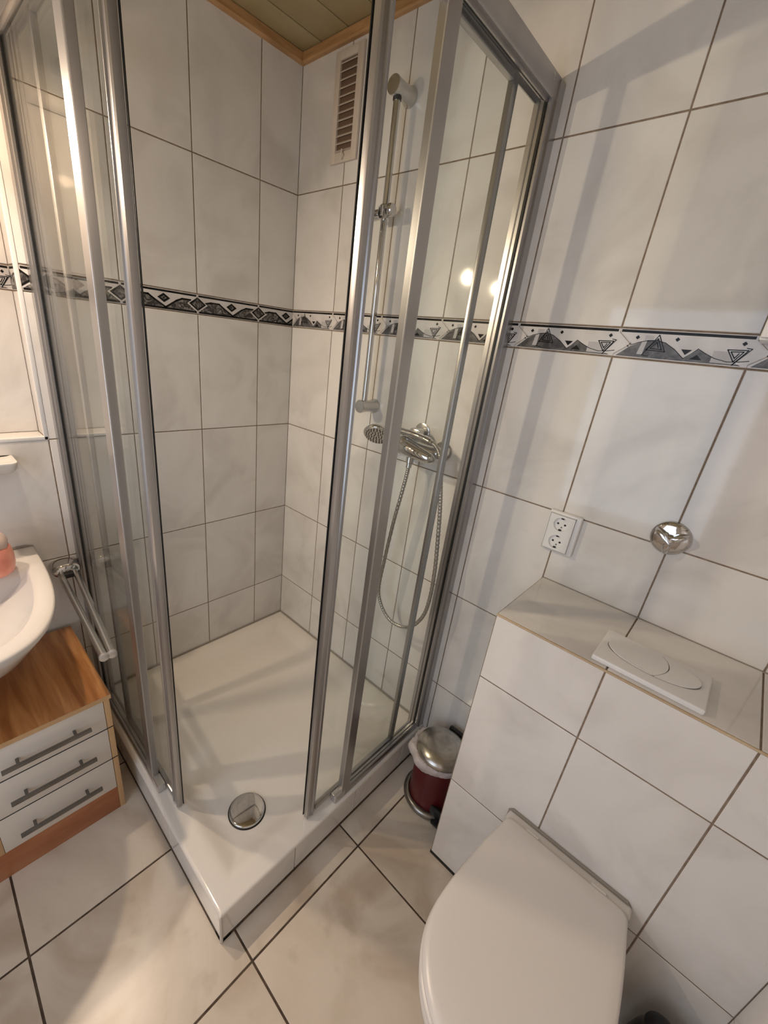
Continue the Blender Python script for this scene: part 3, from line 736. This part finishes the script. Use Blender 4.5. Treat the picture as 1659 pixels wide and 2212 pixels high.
tag(mb.build('bin_bag', None, smooth=70), 'pinkish white plastic bag poking out around the rim of the red bin', 'bin bag')

# ------------------------------------------------------------------ vanity cabinet
CX, CY0, CY1, CZ = .440, -1.335, -.9735, .505
va_ = thing('vanity_cabinet', 'low beech cabinet with orange-brown top and three white drawers under the basin', 'cabinet', (.24, -1.14, 0))
mb = MB()
mb.box((.030, CY1-.016, 0), (CX, CY1, CZ-.016), WOODE, .0008); mb.box((.030, CY0, .1045), (CX, CY0+.050, CZ-.016), WOODE, .0008); mb.box((.030, CY0, 0), (CX-.020, CY0+.016, .1045), WOODE); mb.box((CX-.030, CY0+.050, .105), (CX-.0175, CY1-.016, CZ-.016), BLACK); mb.box((.030, CY0+.016, .05), (.036, CY1-.016, CZ-.016), WOODE)  # black board behind the drawer fronts stands in for shade in the gaps
mb.box((.036, CY0+.016, .06), (CX-.02, CY1-.016, .07), WOODE)
mb.build('carcass', va_)
mb = MB(); mb.box((.026, CY0-.004, CZ-.016), (CX+.004, CY1+.004, CZ), WOODT, .0012)
tp = mb.build('top_board', va_)
mb = MB(); mb.box((CX+.0041, CY0-.004, CZ-.0155), (CX+.0048, CY1+.004, CZ-.0005), WOODE); mb.box((.026, CY1+.0041, CZ-.0155), (CX+.0045, CY1+.0047, CZ-.0005), WOODE); tag(mb.build('edge_banding', tp), 'pale beech edge banding')
mb = MB(); mb.box((CX-.018, CY0, .0), (CX-.001, CY1-.0165, .104), WOODP, .0008); tag(mb.build('plinth_board', va_), 'reddish brown plinth board')
for zg in (.2405, .3735):
    mb = MB(); mb.box((CX-.0155, CY0+.001, zg-.0019), (CX+.0004, CY1-.0004, zg+.0019), BLACK); tag(mb.build('gap_shade_strip', va_), 'black strip for the shade between drawers')  # shade of the drawer gaps put in as black strips
for k, (a, b) in enumerate(((.3755, .4875), (.2425, .3715), (.1065, .2385))):
    mb = MB(); mb.box((CX-.016, CY0+.051, a), (CX+.001, CY1-.0175, b), DRAW, .001); d = mb.build('drawer', va_)
    mb = MB(); zh = (a+b)/2 - .004; ya, yb_ = -1.243, -1.035
    mb.box((CX+.021, ya, zh-.005), (CX+.031, yb_, zh+.005), HANDLE, .001)
    for yy in (ya+.036, yb_-.038): mb.box((CX+.001, yy-.004, zh-.004), (CX+.0215, yy+.004, zh+.004), HANDLE, .001)
    mb.build('bar_handle', d)

# ------------------------------------------------------------------ washbasin
wb = thing('washbasin', 'white ceramic washbasin above the beech cabinet, mostly cut off by the left edge', 'washbasin', (.0, -1.33, .84))
by, bz = -1.345, .838
def basin_outline(sc=1., inset=0., n=96):
    out = []
    for k in range(n):
        a = -PI/2 + PI*k/(n-1)
        # D shape: straight sides near the wall, rounded nose
        c_, s_ = math.cos(a), math.sin(a)
        x = (.575-inset)*abs(c_)**.62; y = (.322-inset)*abs(s_)**.55*(1 if s_ > 0 else -1)
        out.append((max(.0, x), by+y))
    return out
def basin_ring(inset, z, xmin, n=96, sc=1.):
    pts = []
    for x,y in basin_outline(inset=inset): pts.append(Vector((max(xmin, x), y, z)))
    return pts
mb = MB()
rg = [basin_ring(.17, bz-.165, .0025), basin_ring(.11, bz-.140, .0025), basin_ring(.05, bz-.085, .0025), basin_ring(.014, bz-.035, .0025), basin_ring(.0, bz-.014, .0025), basin_ring(.0, bz-.004, .0025), basin_ring(.005, bz, .0025),
      basin_ring(.040, bz+.001, .135), basin_ring(.045, bz-.003, .142), basin_ring(.052, bz-.026, .150), basin_ring(.10, bz-.060, .175), basin_ring(.16, bz-.100, .20), basin_ring(.22, bz-.118, .24)]
mb.rings(rg, CERAM); mb.build('bowl', wb, smooth=60)
mb = MB(); mb.tube([(.0035, by+.305, bz-.09), (.0035, by+.321, bz-.02), (.0035, by+.318, bz-.002), (.0035, by+.300, bz+.003), (.0035, by-.300, bz+.003)], .0048, SIL, 8); tag(mb.build('silicone_joint', wb), 'grey silicone joint at the wall')
mb = MB(); mb.lathe([(.020,0),(.022,.003),(.012,.004)], (.31, by, bz-.118), (0,0,1), CHROME, 28); mb.build('waste_outlet', wb)
mb = MB(); mb.lathe([(.026,0),(.025,.008),(.022,.05),(.023,.085),(.018,.10)], (.075, by, bz+.0005), (0,0,1), CHROME, 32); mb.tube([(.08,by,bz+.065),(.13,by,bz+.085),(.18,by,bz+.078),(.19,by,bz+.06)], [.014,.012,.011,.011], CHROME, 18); mb.tube([(.07,by,bz+.10),(.05,by,bz+.125),(.09,by,bz+.14)], .007, CHROME, 12); mb.build('tap', wb)

# coral pot on the basin
cp = Vector((.140, -1.143, bz+.0015))
ck = thing('coral_pot', 'small coral pink shell-like pot on the washbasin rim at the left edge', 'pot', cp)
mb = MB(); mb.lathe([(.042,0),(.051,.007),(.056,.030),(.056,.055),(.052,.078),(.047,.086)], cp, (0,0,1), CORAL, 40); mb.build('pot_base', ck, smooth=60)
mb = MB(); rg = []
for h, r_ in ((.083,.047),(.096,.049),(.108,.046),(.118,.039),(.126,.029),(.131,.016),(.133,.004)):
    rg.append([cp + Vector(((r_+.0012*math.sin(8*a))*math.cos(a), (r_+.0012*math.sin(8*a))*math.sin(a), h)) for a in [2*PI*k/48 for k in range(48)]])
mb.rings(rg, PALEP); tag(mb.build('pot_lid', ck, smooth=60), 'pale pinkish domed lid')

# soap dish on the wall
sd = thing('soap_dish', 'white ceramic soap dish fixed to the wall below the niche', 'soap dish', (0, -1.095, 1.14))
mb = MB(); rg = []
def rr_(y0, y1, x1, z, r=.018, n=6):
    pts = [Vector((.0018, y0, z))]
    for cx_, cy_, a0 in ((x1-r, y0+r, -PI/2), (x1-r, y1-r, 0)):
        for k in range(n+1): a = a0+PI/2*k/n; pts.append(Vector((cx_+r*math.cos(a), cy_+r*math.sin(a), z)))
    pts.append(Vector((.0018, y1, z))); return pts
for y0, y1, x1, z_ in ((-1.150,-1.050,.050,1.106),(-1.160,-1.037,.075,1.110),(-1.168,-1.029,.088,1.122),(-1.170,-1.027,.092,1.138),(-1.169,-1.028,.091,1.142),(-1.164,-1.033,.086,1.1435),(-1.158,-1.039,.080,1.1415),(-1.150,-1.048,.070,1.1405)): rg.append(rr_(y0,y1,x1,z_))
mb.rings(rg, CERAM); mb.build('dish', sd, smooth=50)
mb = MB(); mb.box((.0016,-1.13,1.095),(.020,-1.065,1.150), CERAM, .006, 3); mb.build('wall_mount', sd)

# towel rail
tr = thing('towel_rail', 'chrome two-arm swivel towel rail on the wall between basin and shower', 'towel rail', (0, -.95, .745))
mb = MB(); rg = []
for h, q in ((.0016,1.0),(.030,1.0),(.046,.97),(.054,.88),(.058,.70)):
    rg.append([Vector((h, -.9525+.043*q*math.copysign(abs(math.cos(a))**.8, math.cos(a)), .742+.026*q*math.copysign(abs(math.sin(a))**.8, math.sin(a)))) for a in [2*PI*k/48 for k in range(48)]])
mb.rings(rg, CHROME); mb.build('rail_mount', tr, smooth=50)
mb = MB(); mb.box((.040,-.968,.722),(.072,-.932,.738), BLACK, .003); tag(mb.build('pivot_block', tr), 'black pivot block')
for y0, y1 in ((-.973,-.993),(-.929,-.9735)):
    mb = MB(); z0_ = .733
    mb.tube([(.050, y0, z0_), (.545, y1, z0_)], .0102, SATIN, 22); a = mb.build('arm', tr)
    mb = MB(); dv_ = Vector((1, (y1-y0)/.495, 0)).normalized(); mb.lathe([(.0110,0),(.0122,.002),(.0122,.008),(.0105,.009)], (.545, y1, z0_), dv_, ALUE, 28); mb.build('end_cap', a)

# toilet brush
tb = thing('toilet_brush', 'black toilet brush holder in the shadow right of the toilet', 'toilet brush', (1.86, -.385, 0))
mb = MB(); mb.lathe([(.048,.0015),(.050,.006),(.050,.10),(.046,.20),(.040,.245),(.030,.27)], (1.86,-.385,0), (0,0,1), DARK, 40); mb.build('holder', tb)
mb = MB(); mb.lathe([(.028,.268),(.034,.278),(.033,.288),(.022,.298),(.008,.302)], (1.86,-.385,0), (0,0,1), DARK, 36); mb.build('brush_cap', tb)
mb = MB(); mb.lathe([(.0502,.10),(.0515,.102),(.0515,.15),(.0490,.152)], (1.86,-.385,0), (0,0,1), TEAL, 40, cap0=False, cap1=False); tag(mb.build('band', tb), 'teal band')

# wall cabinet at the right edge
wc = thing('wall_cabinet', 'white wall cabinet whose lower corner shows at the upper right edge', 'cabinet', (1.73, 0, 1.645))
mb = MB(); mb.box((1.522, -.100, 1.645), (1.935, -.004, 2.28), WPLAST, .002); mb.build('carcass', wc)
mb = MB(); mb.box((1.523, -.118, 1.648), (1.934, -.102, 2.277), WPLAST, .003); dd_ = mb.build('door', wc)
mb = MB(); mb.lathe([(.006,0),(.006,.008),(.010,.014),(.008,.018)], (1.90, -.118, 1.72), (0,-1,0), CHROME, 20); mb.build('knob', dd_)

# ------------------------------------------------------------------ lamps over the niche
lf = thing('spot_bar', 'spotlight bar with two lit spots on the left wall, just outside the view', 'lamp', (0, -1.28, 2.12))
mb = MB(); mb.box((.0018, -1.56, 2.105), (.030, -1.00, 2.135), CHROME, .004); mb.build('mounting_bar', lf)
for (x, y, z_) in LAMPS:
    mb = MB(); ax = Vector((.35, 0, -.94)).normalized(); p0 = Vector((x, y, z_)) - ax*.075
    mb.tube([(.03, y, 2.12), (.09, y, 2.125), tuple(p0)], .006, CHROME, 12)
    mb.lathe([(.014,0),(.026,.012),(.034,.050),(.035,.055),(.032,.0545),(.024,.014),(.01,.012)], p0, ax, SATIN, 32, cap1=True); s_ = mb.build('spot_head', lf)
    mb = MB(); mb.lathe([(.008,.030),(.013,.036),(.014,.044),(.009,.050),(.002,.052)], p0, ax, BULB, 24); bb = tag(mb.build('bulb', s_), 'glowing bulb')
    ld = bpy.data.lights.new('spot_light', 'POINT'); ld.energy = LAMP_W; ld.color = LAMP_C; ld.shadow_soft_size = .017
    lo = bpy.data.objects.new('spot_light', ld); C.objects.link(lo); lo.location = p0 + ax*.090
    sd_ = bpy.data.lights.new('spot_beam', 'SPOT'); sd_.energy = SPOT_W; sd_.color = SPOT_C; sd_.shadow_soft_size = .017; sd_.spot_size = math.radians(165); sd_.spot_blend = 1.0
    so = bpy.data.objects.new('spot_beam', sd_); C.objects.link(so); so.location = p0 + ax*.090
    so.rotation_euler = Vector(SPOT_DIR).to_track_quat('-Z', 'Y').to_euler()
